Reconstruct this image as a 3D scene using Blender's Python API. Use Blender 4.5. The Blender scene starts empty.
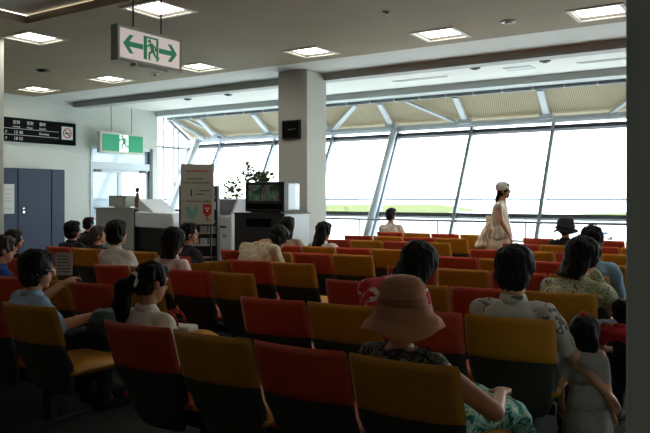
import bpy, math, random
from mathutils import Vector, Matrix, noise
random.seed(7)
R = math.radians
VQ = 1.0
scn = bpy.context.scene
COL = scn.collection
TMP = bpy.data.scenes.new('workbench')   # where remeshing is evaluated, removed at the end

# ---------------------------------------------------------------- materials
def lin(h):
    if isinstance(h, str):
        c = [int(h[i:i+2], 16)/255 for i in (0, 2, 4)]
        return tuple(x/12.92 if x <= .04045 else ((x+.055)/1.055)**2.4 for x in c) + (1,)
    return tuple(h) + (1,)

def mat(name, col, rough=.6, metal=0, bump=0, bscale=40, var=0, vscale=6, emit=0, spec=.5, sheen=0, coat=0):
    m = bpy.data.materials.new(name); m.use_nodes = True
    nt = m.node_tree; b = nt.nodes['Principled BSDF']
    c = lin(col)
    b.inputs['Base Color'].default_value = c
    b.inputs['Roughness'].default_value = rough
    b.inputs['Metallic'].default_value = metal
    b.inputs['Specular IOR Level'].default_value = spec
    if sheen: b.inputs['Sheen Weight'].default_value = sheen
    if coat: b.inputs['Coat Weight'].default_value = coat
    if emit:
        b.inputs['Emission Color'].default_value = c
        b.inputs['Emission Strength'].default_value = emit
    tc = nt.nodes.new('ShaderNodeTexCoord')
    if var:
        n = nt.nodes.new('ShaderNodeTexNoise'); n.inputs['Scale'].default_value = vscale; n.inputs['Detail'].default_value = 4
        r = nt.nodes.new('ShaderNodeValToRGB')
        r.color_ramp.elements[0].position = .3; r.color_ramp.elements[1].position = .7
        r.color_ramp.elements[0].color = tuple(x*(1-var) for x in c[:3])+(1,)
        r.color_ramp.elements[1].color = tuple(min(1, x*(1+var)) for x in c[:3])+(1,)
        nt.links.new(tc.outputs['Object'], n.inputs['Vector'])
        nt.links.new(n.outputs['Fac'], r.inputs['Fac']); nt.links.new(r.outputs['Color'], b.inputs['Base Color'])
    if bump:
        n = nt.nodes.new('ShaderNodeTexNoise'); n.inputs['Scale'].default_value = bscale; n.inputs['Detail'].default_value = 5
        bm = nt.nodes.new('ShaderNodeBump'); bm.inputs['Strength'].default_value = bump; bm.inputs['Distance'].default_value = .01
        nt.links.new(tc.outputs['Object'], n.inputs['Vector'])
        nt.links.new(n.outputs['Fac'], bm.inputs['Height']); nt.links.new(bm.outputs['Normal'], b.inputs['Normal'])
    return m

def patterned(name, cols, scale, kind='noise', rough=.8, pos=None):
    """cloth printed with blotches of the given colours"""
    m = bpy.data.materials.new(name); m.use_nodes = True
    nt = m.node_tree; b = nt.nodes['Principled BSDF']; b.inputs['Roughness'].default_value = rough
    tc = nt.nodes.new('ShaderNodeTexCoord')
    if kind == 'noise':
        n = nt.nodes.new('ShaderNodeTexNoise'); n.inputs['Detail'].default_value = 3; n.inputs['Distortion'].default_value = 1.5; out = n.outputs['Fac']
    else:
        n = nt.nodes.new('ShaderNodeTexVoronoi'); out = n.outputs['Distance']
    n.inputs['Scale'].default_value = scale
    r = nt.nodes.new('ShaderNodeValToRGB'); r.color_ramp.interpolation = 'CONSTANT'
    k = len(cols)
    pos = pos or [(.0 if i == 0 else .32+.36*i/k) for i in range(k)]
    while len(r.color_ramp.elements) < k: r.color_ramp.elements.new(.5)
    for i, cc in enumerate(cols):
        r.color_ramp.elements[i].position = pos[i]; r.color_ramp.elements[i].color = lin(cc)
    nt.links.new(tc.outputs['Object'], n.inputs['Vector']); nt.links.new(out, r.inputs['Fac'])
    nt.links.new(r.outputs['Color'], b.inputs['Base Color'])
    return m

def glass(name, tint='f2f8fa', gloss=.06, frost=0):
    m = bpy.data.materials.new(name); m.use_nodes = True
    nt = m.node_tree; nt.nodes.remove(nt.nodes['Principled BSDF'])
    out = nt.nodes['Material Output']
    t = nt.nodes.new('ShaderNodeBsdfTransparent'); t.inputs['Color'].default_value = lin(tint)
    g = nt.nodes.new('ShaderNodeBsdfGlossy'); g.inputs['Roughness'].default_value = .02
    mx = nt.nodes.new('ShaderNodeMixShader'); mx.inputs[0].default_value = gloss
    nt.links.new(t.outputs[0], mx.inputs[1]); nt.links.new(g.outputs[0], mx.inputs[2])
    last = mx
    if frost:
        tr = nt.nodes.new('ShaderNodeBsdfTranslucent'); tr.inputs['Color'].default_value = lin('7c868c')
        m2 = nt.nodes.new('ShaderNodeMixShader'); m2.inputs[0].default_value = frost
        nt.links.new(mx.outputs[0], m2.inputs[1]); nt.links.new(tr.outputs[0], m2.inputs[2]); last = m2
    nt.links.new(last.outputs[0], out.inputs[0])
    return m

M = {}
M['tan_ceiling'] = mat('tan_ceiling', '9e9074', .85, bump=.15, bscale=25, var=.05, vscale=1.2)
M['white_ceiling'] = mat('white_ceiling', 'dcdcd6', .8, bump=.05)
M['beam_paint'] = mat('beam_paint', 'a9aba5', .7, bump=.05)
M['fascia'] = mat('fascia', 'b9c0be', .55)
M['wall_white'] = mat('wall_white', 'c3c9c1', .6, bump=.06, bscale=60, var=.03, vscale=.6)
M['wall_dark'] = mat('wall_dark', '55554e', .9, bump=.1)
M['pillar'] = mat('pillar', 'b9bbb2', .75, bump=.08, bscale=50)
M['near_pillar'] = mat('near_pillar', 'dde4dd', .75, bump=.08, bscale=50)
M['carpet'] = mat('carpet', '2e302d', .95, bump=.6, bscale=300, var=.25, vscale=60)
M['steel_paint'] = mat('steel_paint', 'c4ced4', .4, bump=.02)
M['mullion'] = mat('mullion', '878f96', .45, metal=.2)
M['dark_frame'] = mat('dark_frame', '3a4046', .5)
M['glass'] = glass('window_glass')
M['frosted'] = glass('frosted_glass', 'a4aeb4', .08, .45)
M['black'] = mat('black_plastic', '141618', .45)
M['shell'] = mat('grey_seat_shell', '353731', .6, bump=.1, bscale=200)
M['red'] = mat('red_seat_cover', 'bd4427', .5, bump=.25, bscale=30, var=.08, vscale=7, spec=.4)
M['yellow'] = mat('yellow_seat_cover', 'b87c14', .5, bump=.25, bscale=30, var=.08, vscale=7, spec=.4)
M['metal'] = mat('dark_steel', '3a3c3d', .35, metal=.8)
M['chrome'] = mat('chrome', 'c8c8c8', .2, metal=1)
M['navy'] = mat('navy_steel_cabinet', '22324a', .5, spec=.3, bump=.03)
M['navy_dark'] = mat('navy_gap', '0c1017', .6)
M['paper'] = mat('paper', 'c9cdc8', .8)
M['ink'] = mat('ink', '30302e', .8)
M['poster'] = mat('poster_paper', 'a5ab9e', .7)
M['redink'] = mat('red_ink', 'b02018', .6)
M['teal'] = mat('teal_ink', '6fa9a0', .6)
M['board'] = mat('board_black', '050707', .8, spec=.1)
M['board_white'] = mat('board_lettering', 'd8dcda', .5)
M['sign_frame'] = mat('sign_frame', '9a9a86', .5)
M['sign_face'] = mat('lit_sign_face', 'e6d6d2', .5, emit=.12)
M['sign_green'] = mat('lit_green', '06885c', .5, emit=.06)
M['sign_green2'] = mat('lit_green_panel', '0c8a62', .5, emit=.12)
M['sign_white'] = mat('lit_white', 'f2fff8', .5, emit=.25)
M['lamp'] = mat('ceiling_lamp', 'fff6ea', .5, emit=5)
M['lamp_frame'] = mat('lamp_frame', 'c9c6b8', .5)
M['lamp_recess'] = mat('lamp_recess', '2c2b25', .6)
M['white_plastic'] = mat('white_plastic', 'd3dade', .4)
M['grey_panel'] = mat('grey_panel', 'a3a7a1', .6)
M['beige_plastic'] = mat('beige_plastic', '9c9f92', .5)
M['silver'] = mat('silver_plastic', 'aeb6bc', .35, metal=.2)
M['leaf'] = mat('leaf', '4f6a2c', .5, var=.3, vscale=10)
M['stem'] = mat('stem', '4a3a22', .7)
M['pot'] = mat('pot', '6d4a35', .7)
M['skin'] = mat('skin', 'b98664', .5, var=.05, vscale=12)
M['hair'] = mat('black_hair', '0d0b0a', .6, bump=.3, bscale=90, spec=.2)
M['grey_hair'] = mat('greying_hair', '2c2927', .6, bump=.5, bscale=90)
M['eye'] = mat('eye', '0c0a0a', .2)
M['lips'] = mat('lips', '8c4438', .5)
M['denim'] = mat('denim', '1d2a3d', .85, bump=.2, bscale=150)
M['dark_cloth'] = mat('dark_cloth', '141519', .9, bump=.2, bscale=80)
M['white_cloth'] = mat('white_cloth', 'cfccc0', .85, bump=.3, bscale=18)
M['blue_cloth'] = mat('blue_cloth', '7d9db4', .85, bump=.3, bscale=18)
M['navy_cloth'] = mat('navy_cloth', '1a3a86', .85, bump=.3, bscale=18)
M['pink_cloth'] = mat('pale_pink_cloth', 'c9b6ad', .85, bump=.3, bscale=18)
M['red_cloth'] = mat('red_cloth', 'b4101c', .8, bump=.3, bscale=18)
M['cream_cloth'] = mat('cream_cloth', 'cfc8b4', .8, bump=.3, bscale=25)
M['tan_cloth'] = mat('tan_cloth', '9a8a72', .85, bump=.3, bscale=18)
M['hat_felt'] = mat('pinkish_brown_felt', 'a8704e', .9, bump=.3, bscale=120)
M['hat_band'] = mat('hat_band', '8a5a40', .85)
M['dark_hat'] = mat('dark_hat_cloth', '15161a', .9, bump=.2)
M['polo_print'] = patterned('polo_with_print', ['b6b3a5', 'b6b3a5', '4d5648'], 10, 'noise', pos=[0, .3, .60])
M['hawaiian'] = patterned('cream_leaf_print', ['a39a7c', 'd2c8a8', 'bdb290', 'ddd4b6'], 22)
M['floral'] = patterned('green_floral_print', ['4c5a3a', 'c2be9a', 'a3a77c', '68876a', 'd0c8aa'], 16)
M['black_floral'] = patterned('black_and_cream_print', ['0e100f', '1b1f1c', '6f7466', '131614', '8d8f80'], 20)
M['turquoise_print'] = patterned('turquoise_print', ['137a72', '52b7ab', 'b9c9b0', '1f8f86', '0e4f55'], 14)
M['plaid'] = patterned('red_cream_knit', ['a5101c', 'b4101c', 'c8c0b0'], 7, pos=[0, .3, .6])
M['dress'] = mat('thin_cream_cloth', 'e2d8c4', .8, bump=.3, bscale=30)
M['dress'].node_tree.nodes['Principled BSDF'].inputs['Transmission Weight'].default_value = 0
M['shaded_dress'] = mat('shaded_white_cloth', '85817a', .9, bump=.3, bscale=25)  # the girl's white dress, its shade put into a darker cloth colour
M['bag_green'] = mat('dark_green_bag', '1e3b32', .6, bump=.2)
M['apron'] = mat('concrete_apron', 'c9cac6', .9, bump=.05, bscale=.2, var=.05, vscale=.01)
M['grass'] = mat('mown_grass', '4b5122', .95, var=.1, vscale=.02)
M['grass'].node_tree.nodes['Principled BSDF'].inputs['Specular IOR Level'].default_value = .1
M['shore'] = mat('far_shore', '4a5157', .95)
M['sea'] = mat('sea', '46596a', .4)

# ---------------------------------------------------------------- mesh builder
class MB:
    def __init__(s): s.v = []; s.f = []
    def add(s, vs, fs):
        o = len(s.v); s.v += [Vector(x) for x in vs]; s.f += [[o+i for i in f] for f in fs]; return s
    def box(s, x0, x1, y0, y1, z0, z1):
        vs = [(x, y, z) for x in (x0, x1) for y in (y0, y1) for z in (z0, z1)]
        return s.add(vs, [(0, 1, 3, 2), (4, 6, 7, 5), (0, 4, 5, 1), (2, 3, 7, 6), (0, 2, 6, 4), (1, 5, 7, 3)])
    def obox(s, mt, hx, hy, hz):
        vs = [mt @ Vector((x, y, z)) for x in (-hx, hx) for y in (-hy, hy) for z in (-hz, hz)]
        return s.add(vs, [(0, 1, 3, 2), (4, 6, 7, 5), (0, 4, 5, 1), (2, 3, 7, 6), (0, 2, 6, 4), (1, 5, 7, 3)])
    def loft(s, rings, caps=True):
        """rings: list of (centre, X axis vector, Y axis vector); closed loop of n points each"""
        n = 16; vs = []; fs = []
        for c, a, b in rings:
            for i in range(n):
                t = 2*math.pi*i/n
                vs.append(Vector(c)+a*math.cos(t)+b*math.sin(t))
        for k in range(len(rings)-1):
            for i in range(n):
                j = (i+1) % n
                fs.append((k*n+i, k*n+j, (k+1)*n+j, (k+1)*n+i))
        if caps:
            fs.append(tuple(range(n-1, -1, -1))); fs.append(tuple((len(rings)-1)*n+i for i in range(n)))
        return s.add(vs, fs)
    def tube(s, p, q, r0, r1=None, round_=False):
        r1 = r0 if r1 is None else r1
        p = Vector(p); q = Vector(q); d = (q-p)
        if d.length < 1e-6: d = Vector((0, 0, .001))
        L = d.length; d.normalize()
        a = d.orthogonal().normalized(); b = d.cross(a)
        rings = []
        if round_:
            for t in (80, 60, 35, 0): rings.append((p-d*r0*math.sin(R(t)), a*r0*math.cos(R(t)), b*r0*math.cos(R(t))))
            for t in (0, 35, 60, 80): rings.append((q+d*r1*math.sin(R(t)), a*r1*math.cos(R(t)), b*r1*math.cos(R(t))))
        else: rings = [(p, a*r0, b*r0), (q, a*r1, b*r1)]
        return s.loft(rings)
    def ell(s, c, rx, ry, rz, mt=None):
        mt = mt or Matrix.Identity(3)
        rings = []
        for k in range(1, 12):
            t = math.pi*k/12-math.pi/2
            rings.append((Vector(c)+mt @ Vector((0, 0, rz*math.sin(t))), mt @ Vector((rx*math.cos(t), 0, 0)), mt @ Vector((0, ry*math.cos(t), 0))))
        return s.loft(rings)
    def prism(s, poly, axis, a, b):
        """poly: 2D points; axis 'x','y','z' is the extrusion axis"""
        n = len(poly)
        def P(u, v, w): return {'x': (w, u, v), 'y': (u, w, v), 'z': (u, v, w)}[axis]
        vs = [P(u, v, a) for u, v in poly]+[P(u, v, b) for u, v in poly]
        fs = [tuple(range(n-1, -1, -1)), tuple(range(n, 2*n))]+[(i, (i+1) % n, n+(i+1) % n, n+i) for i in range(n)]
        return s.add(vs, fs)
    def xf(s, mt):
        s.v = [mt @ v for v in s.v]; return s
    def mesh(s, name):
        me = bpy.data.meshes.new(name); me.from_pydata(s.v, [], s.f); me.update(); return me
    def build(s, name, m, parent=None, smooth=False, bevel=0, sub=0):
        me = s.mesh(name); me.materials.append(m)
        import bmesh
        bm = bmesh.new(); bm.from_mesh(me); bmesh.ops.recalc_face_normals(bm, faces=bm.faces); bm.to_mesh(me); bm.free()
        o = bpy.data.objects.new(name, me); COL.objects.link(o)
        if parent: o.parent = parent
        if smooth:
            for p in me.polygons: p.use_smooth = True
        if bevel:
            md = o.modifiers.new('bevel', 'BEVEL'); md.width = bevel; md.segments = 3; md.limit_method = 'ANGLE'
        if sub:
            md = o.modifiers.new('sub', 'SUBSURF'); md.levels = sub; md.render_levels = sub
        return o

def box(name, m, x0, x1, y0, y1, z0, z1, parent=None, bevel=0):
    return MB().box(x0, x1, y0, y1, z0, z1).build(name, m, parent, bevel=bevel)
def thing(name, label, cat, loc=(0, 0, 0), rz=0, group=None):
    o = bpy.data.objects.new(name, None); COL.objects.link(o); o.empty_display_size = .1
    o.location = loc; o.rotation_euler = (0, 0, rz)
    o['label'] = label; o['category'] = cat
    if group: o['group'] = group
    return o
def tag(o, label, cat, group=None):
    o['label'] = label; o['category'] = cat
    if group: o['group'] = group
    return o
def struct(o): o['kind'] = 'structure'; return o
def copy_tree(o, parent=None):
    c = o.copy(); COL.objects.link(c); c.parent = parent
    for ch in list(o.children): copy_tree(ch, c)
    return c

def fuse(mb, voxel, name, m, parent, smooth=4, amp=0, nscale=(30, 30, 30)):
    """one continuous surface out of overlapping limbs"""
    me = mb.mesh('raw'); o = bpy.data.objects.new('raw', me); TMP.collection.objects.link(o)
    md = o.modifiers.new('r', 'REMESH'); md.mode = 'VOXEL'; md.voxel_size = voxel*VQ; md.use_smooth_shade = True
    sm = o.modifiers.new('s', 'SMOOTH'); sm.factor = .5; sm.iterations = smooth
    TMP.view_layers[0].update(); dg = TMP.view_layers[0].depsgraph
    out = bpy.data.meshes.new_from_object(o.evaluated_get(dg))
    bpy.data.objects.remove(o); bpy.data.meshes.remove(me)
    if amp:
        for v in out.vertices:
            p = Vector((v.co.x*nscale[0], v.co.y*nscale[1], v.co.z*nscale[2]))
            v.co += v.normal*(noise.noise(p)*amp)
    out.name = name; out.materials.clear(); out.materials.append(m)
    for p in out.polygons: p.use_smooth = True
    r = bpy.data.objects.new(name, out); COL.objects.link(r); r.parent = parent
    return r

def text_mesh(s, size, name, m, parent, mt, ext=.002):
    cu = bpy.data.curves.new(name, 'FONT'); cu.body = s; cu.size = size; cu.extrude = ext; cu.align_x = 'LEFT'
    o = bpy.data.objects.new(name, cu); TMP.collection.objects.link(o)
    TMP.view_layers[0].update(); dg = TMP.view_layers[0].depsgraph
    me = bpy.data.meshes.new_from_object(o.evaluated_get(dg)); bpy.data.objects.remove(o)
    me.transform(mt); me.materials.clear(); me.materials.append(m)
    r = bpy.data.objects.new(name, me); COL.objects.link(r); r.parent = parent
    return r

# ---------------------------------------------------------------- room
WX = -14.5; EX = 9.0; SY = -7.0; CZ = 3.7
struct(box('floor', M['carpet'], WX-.3, EX, SY, 13.75, -.2, 0))
def holed(name, m, x0, x1, y0, y1, z, th, holes):
    xs = sorted({x0, x1, *[h[0] for h in holes], *[h[1] for h in holes]}); ys = sorted({y0, y1, *[h[2] for h in holes], *[h[3] for h in holes]})
    mb = MB()
    for i in range(len(xs)-1):
        j0 = 0
        while j0 < len(ys)-1:
            inside = lambda j: any(h[0] < (xs[i]+xs[i+1])/2 < h[1] and h[2] < (ys[j]+ys[j+1])/2 < h[3] for h in holes)
            if inside(j0): j0 += 1; continue
            j1 = j0
            while j1+1 < len(ys)-1 and not inside(j1+1): j1 += 1
            mb.box(xs[i], xs[i+1], ys[j0], ys[j1+1], z, z+th); j0 = j1+1
    return mb.build(name, m)
lights = [(x, 9.26) for x in (-13.45, -11.1, -8.75, -6.35, -4.13, -1.98)]+[(-9.13, 6.25), (-6.46, 6.13)]
NL = len(lights)
lights += [(.2, 9.26), (2.5, 9.26), (4.8, 9.26), (7.1, 9.26), (-11.8, 6.2), (-11.8, 3.0), (-11.8, -.2), (-9.4, 3.0), (-9.4, -.2), (-3.8, 6.15), (-1.15, 6.15), (1.5, 6.15), (5.6, 6.15), (5.6, 3), (5.6, -.2), (-6.4, -4.6), (-2, -4.6), (2.4, -4.6)]  # unseen lamps, added to brighten the seats and the room
holes = [(x-.28, x+.28, y-.28, y+.28) for x, y in lights]
COF = (-8.45, 4.0, -3.0, 5.66)
struct(holed('ceiling', M['tan_ceiling'], WX, EX, SY, 9.9, CZ, .1, holes+[COF]))
mb = MB().box(COF[0]-.05, COF[1]+.05, COF[2]-.05, COF[3]+.05, CZ+.12, CZ+.2)
struct(mb.build('ceiling_coffer', M['white_ceiling']))
struct(box('ceiling_strip', M['white_ceiling'], WX, EX, 9.9, 11.0, CZ, CZ+.1))
struct(box('trim_1', M['beam_paint'], WX, EX, 11.0, 11.28, 3.57, 3.95))
struct(box('ceiling_by_window', M['white_ceiling'], WX, EX, 11.28, 13.62, 3.74, 3.84))
struct(MB().prism([(13.6, 3.74), (13.62, 3.60), (14.12, 3.60), (14.12, 3.95), (13.6, 3.95)], 'x', WX, EX).build('trim_2', M['fascia'], bevel=.01))
# dark louvre track under the fascia edge
tr = box('trim_3', M['mullion'], WX, EX, 14.04, 14.14, 3.535, 3.6)
struct(tr)
mb = MB(); x = WX+.3
while x < EX: mb.box(x-.02, x+.02, 14.02, 14.155, 3.53, 3.61); x += .62
mb.build('track_clips', M['fascia'], tr)
# profile of the glazed wall (Y,Z): leans outwards, then the eave folds back
B0 = (13.58, 0.0); SILL = (14.13, 1.0); EAVE = (15.16, 3.02); TOP = (14.16, 3.62)
def wy(z): return B0[0]+(EAVE[0]-B0[0])*z/EAVE[1]
# left wall
mb = MB()
mb.box(WX-.2, WX, SY, 11.46, 0, 3.9).box(WX-.2, WX, 11.46, 13.50, 2.70, 3.9).box(WX-.2, WX, 13.50, 13.70, 0, 3.9)
mb.prism([(13.68, 0), (13.60, 0), (wy(.96), .96), (13.68, .96)], 'x', WX-.2, WX)
mb.prism([(13.68, 3.6), (14.16, 3.6), (14.16, 3.9), (13.68, 3.9)], 'x', WX-.2, WX)
struct(mb.build('wall_left', M['wall_white']))
struct(box('wall_right', M['wall_dark'], EX, EX+.2, SY, 14.2, 0, 3.95))
struct(box('wall_back', M['wall_dark'], WX, EX, SY-.2, SY, 0, 3.95))
struct(box('baseboard_left', M['dark_frame'], WX, WX+.02, SY, 11.4, 0, .1))

# side glazing in the left wall
w = struct(box('window_9', M['mullion'], WX-.14, WX-.06, 13.68, 13.74, .96, 3.6))
mb = MB()
for y in (14.02, 14.4, 14.58): mb.box(WX-.13, WX-.07, y-.018, y+.018, .96, min(3.6, TOP[1]-(y-TOP[0])*.6 if y > TOP[0] else 3.6))
mb.prism([(13.68, 2.76), (wy(2.76), 2.76), (wy(2.82), 2.82), (13.68, 2.82)], 'x', WX-.14, WX-.06)
mb.prism([(13.68, .94), (wy(.94), .94), (wy(1.0), 1.0), (13.68, 1.0)], 'x', WX-.16, WX-.02)
mb.prism([SILL, EAVE, (EAVE[0]-.09, EAVE[1]), (SILL[0]-.09, SILL[1])], 'x', WX-.14, WX-.06)
mb.prism([TOP, EAVE, (EAVE[0]-.06, EAVE[1]-.06), (TOP[0], TOP[1]-.08)], 'x', WX-.14, WX-.06)
mb.build('window_frame', M['mullion'], w)
MB().prism([(13.7, .98), (wy(.98), .98), EAVE, TOP, (13.7, 3.62)], 'x', WX-.105, WX-.097).build('window_glass', M['glass'], w)

# front glazing
MX = [-14.38, -13.4, -11.5, -9.64, -7.8, -5.95, -4.14, -2.3, -.45, 1.4, 3.25, 5.1, 6.95, 8.8]
NRM = Vector((0, EAVE[1]-B0[1], -(EAVE[0]-B0[0]))).normalized()
def wedge_bar(mb, x0, x1, z0, z1, out, inn):
    """bar lying in the leaning wall plane"""
    o = NRM*out; i = NRM*(-inn)
    poly = [(wy(z0)+o.y, z0+o.z), (wy(z1)+o.y, z1+o.z), (wy(z1)+i.y, z1+i.z), (wy(z0)+i.y, z0+i.z)]
    mb.prism(poly, 'x', x0, x1)
for n in range(len(MX)-1):
    a, b = MX[n], MX[n+1]
    w = MB()
    wedge_bar(w, a-.036, a+.036, 0.02, 2.98, .05, .08)
    w = struct(w.build('window_%d' % (n+1), M['mullion'])) if n < 8 else struct(w.build('window_%d' % (n+2), M['mullion']))
    tb = MB(); wedge_bar(tb, a+.036, b-.036, .955, 1.035, .04, .06); wedge_bar(tb, a+.036, b-.036, 2.80, 2.88, .04, .07)
    wedge_bar(tb, a+.036, b-.036, .02, .1, .04, .06)
    tb.build('window_rail', M['dark_frame'], w)
    g = MB(); wedge_bar(g, a+.028, b-.028, .05, 3.0, .006, 0)
    g.build('window_glass', M['glass'], w)
# eave tube and leaning struts
struct(MB().tube((WX, 15.02, 3.03), (EX, 15.02, 3.03), .075).build('trim_4', M['steel_paint'], smooth=True))
for i, xx in enumerate((-14.2, -7.86, -1.5, 4.9)):
    mb = MB().tube((xx, wy(0)-.22, 0), (xx, 14.98, 3.02), .085)
    mb.tube((xx, wy(0)-.22, 0), (xx, wy(.04)-.2, .05), .14)
    struct(mb.build('trim_%d' % (5+i), M['steel_paint'], smooth=True))
# sloping blinds of the eave
m = bpy.data.materials.new('pleated_blind'); m.use_nodes = True; nt = m.node_tree
nt.nodes.remove(nt.nodes['Principled BSDF'])
tc = nt.nodes.new('ShaderNodeTexCoord'); wv = nt.nodes.new('ShaderNodeTexWave'); wv.bands_direction = 'DIAGONAL'; wv.inputs['Scale'].default_value = 14; wv.inputs['Distortion'].default_value = .4
nz = nt.nodes.new('ShaderNodeTexNoise'); nz.inputs['Scale'].default_value = 1.2
rp = nt.nodes.new('ShaderNodeValToRGB'); rp.color_ramp.elements[0].color = lin('968f7a'); rp.color_ramp.elements[1].color = lin('c9c3ae')
ad = nt.nodes.new('ShaderNodeMath'); ad.operation = 'MULTIPLY_ADD'; ad.inputs[1].default_value = .6
mu = nt.nodes.new('ShaderNodeMath'); mu.operation = 'MULTIPLY'; mu.inputs[1].default_value = .4
df = nt.nodes.new('ShaderNodeBsdfDiffuse'); tl = nt.nodes.new('ShaderNodeBsdfTranslucent'); mx = nt.nodes.new('ShaderNodeMixShader'); mx.inputs[0].default_value = .22
nt.links.new(tc.outputs['Object'], wv.inputs['Vector']); nt.links.new(tc.outputs['Object'], nz.inputs['Vector'])
nt.links.new(nz.outputs['Fac'], mu.inputs[0]); nt.links.new(wv.outputs['Fac'], ad.inputs[0]); nt.links.new(mu.outputs[0], ad.inputs[2])
nt.links.new(ad.outputs[0], rp.inputs['Fac'])
for s_ in (df, tl): nt.links.new(rp.outputs['Color'], s_.inputs['Color'])
nt.links.new(df.outputs[0], mx.inputs[1]); nt.links.new(tl.outputs[0], mx.inputs[2]); nt.links.new(mx.outputs[0], nt.nodes['Material Output'].inputs[0])
M['blind'] = m
struct(MB().prism([(14.1, 3.68), (15.2, 3.08), (15.2, 3.12), (14.1, 3.72)], 'x', WX-.1, EX).build('ceiling_eave_blind', M['blind']))
# rafters and bracing under the blinds
def raf(y, dz=0): return 3.60-(y-14.14)*.545+dz
k = 13
def brace(xa, ya, xb, yb, wd, th=.07):
    a = Vector((xa, ya, raf(ya, -.05))); b = Vector((xb, yb, raf(yb, -.05)))
    d = (b-a).normalized(); up = Vector((0, .48, .88)); sd = d.cross(up).normalized(); up = sd.cross(d)
    mt = Matrix((sd, d, up)).transposed().to_4x4(); mt.translation = (a+b)/2
    return MB().obox(mt, wd/2, (b-a).length/2, th/2)
for xx in MX[1:]:
    mb = brace(xx-.02, 14.16, xx-.12, 15.0, .13); mb.box(xx-.26, xx+.02, 14.86, 15.02, 3.03, 3.16)
    struct(mb.build('trim_%d' % k, M['steel_paint'], bevel=.008)); k += 1
for xa, xb, wd in ((-8.45, -9.6, .1), (-7.15, -6.3, .07), (-13.85, -13.2, .06), (-1.5, -.6, .07), (-2.0, -3.0, .06)):
    struct(brace(xa, 14.16, xb, 15.0, wd, .05).build('trim_%d' % k, M['steel_paint'])); k += 1
struct(MB().tube((-14.4, 14.16, 3.56), (-13.95, 15.0, 3.08), .06).build('trim_%d' % k, M['steel_paint'])); k += 1

# handrail in front of the glass
hr = thing('handrail', 'long pale metal handrail with thin posts running along the window wall', 'handrail', (0, 13.3, 0))
MB().tube((-14.2, 0, .92), (8.9, 0, .92), .024).build('rail', M['mullion'], hr, smooth=True)
for xx in MX[1:]:
    MB().box(xx-.05, xx-.03, -.02, .02, 0, .90).build('post', M['mullion'], hr)

# pillars
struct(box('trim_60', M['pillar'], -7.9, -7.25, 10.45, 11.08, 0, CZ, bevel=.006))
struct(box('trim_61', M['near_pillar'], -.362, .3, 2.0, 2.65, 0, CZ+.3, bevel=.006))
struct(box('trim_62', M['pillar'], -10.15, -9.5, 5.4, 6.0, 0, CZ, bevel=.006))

# ceiling fittings
for i, (x, y) in enumerate(lights):
    where = 'outside the picture, added to brighten the room' if i >= NL else ['at the far left end of the long row', 'second from the left in the long row', 'third from the left, right of the lower hanging exit sign', 'above the white pillar with the clock', 'right of the pillar, fourth from the wall in view', 'cut by the near pillar at right',
             'of the near pair, at the upper left', 'partly behind the rods of the double arrow sign'][i]
    gr_ = 'recessed square ceiling lights' if i < NL else 'added ceiling lights outside the picture'
    t = thing('ceiling_light', 'recessed square ceiling light '+where, 'ceiling light', (x, y, CZ), 0, gr_)
    f = MB(); a, b_ = .335, .28
    f.box(-a, a, -a, -b_, -.012, .0).box(-a, a, b_, a, -.012, 0).box(-a, -b_, -b_, b_, -.012, 0).box(b_, a, -b_, b_, -.012, 0)
    f.build('frame', M['lamp_frame'], t)
    f = MB(); f.box(-b_, b_, -b_, -b_+.01, 0, .13).box(-b_, b_, b_-.01, b_, 0, .13).box(-b_, -b_+.01, -b_, b_, 0, .13).box(b_-.01, b_, -b_, b_, 0, .13)
    f.build('recess', M['lamp_recess'], t)
    box('diffuser', M['lamp'], -b_+.01, b_-.01, -b_+.01, b_-.01, .035, .05, t)
def disc(name, label, cat, x, y, z, r, m, group=None, m2=None):
    t = thing(name, label, cat, (x, y, z), 0, group)
    MB().tube((0, 0, 0), (0, 0, -.018), r, r*.92).build('rim', m, t, smooth=False)
    MB().tube((0, 0, -.012), (0, 0, -.035), r*.62, r*.45).build('cone', m2 or M['black'], t)
disc('smoke_detector', 'round pale ceiling detector near the right, left of the cut-off square light', 'smoke detector', -3.07, 9.05, CZ, .1, M['lamp_frame'], m2=M['beam_paint'])
disc('sprinkler', 'tiny pale ceiling sprinkler between the near and far ceiling lights at centre', 'sprinkler', -4.18, 7.76, CZ, .05, M['lamp_frame'])
disc('ceiling_speaker', 'dark round ceiling disc near the left wall, between two square lights', 'ceiling speaker', -11.3, 7.9, CZ, .12, M['lamp_recess'])
disc('smoke_detector', 'small pale ceiling detector below the double arrow exit sign', 'smoke detector', -9.9, 9.3, CZ, .07, M['lamp_frame'])
for x, y, wh in ((-4.76, 12.2, 'left of the pair right of the pillar'), (-3.51, 12.23, 'right of the pair near the right edge'), (-10.7, 12.27, 'just left of the pillar'), (-12.0, 12.3, 'nearest the left wall')):
    disc('downlight', 'dark round downlight near the windows, '+wh, 'downlight', x, y, 3.74, .1, M['black'], 'downlights by the windows')
for x0, x1, wh in ((-6.7, -5.5, 'right of the pillar'), (-3.1, -1.6, 'near the right edge')):
    t = thing('air_grille', 'long slim white air grille flush in the window-side ceiling, '+wh, 'air vent', ((x0+x1)/2, 12.75, 3.74))
    L = (x1-x0)/2
    box('grille_frame', M['white_ceiling'], -L, L, -.08, .08, -.012, 0, t)
    box('slot', M['beam_paint'], -L+.04, L-.04, -.03, .03, -.016, -.01, t)
t = tag(box('access_panel', M['fascia'], -4.35, -3.85, 12.5, 12.85, 3.728, 3.74), 'pale square access panel between the two right downlights', 'ceiling panel')

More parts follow.
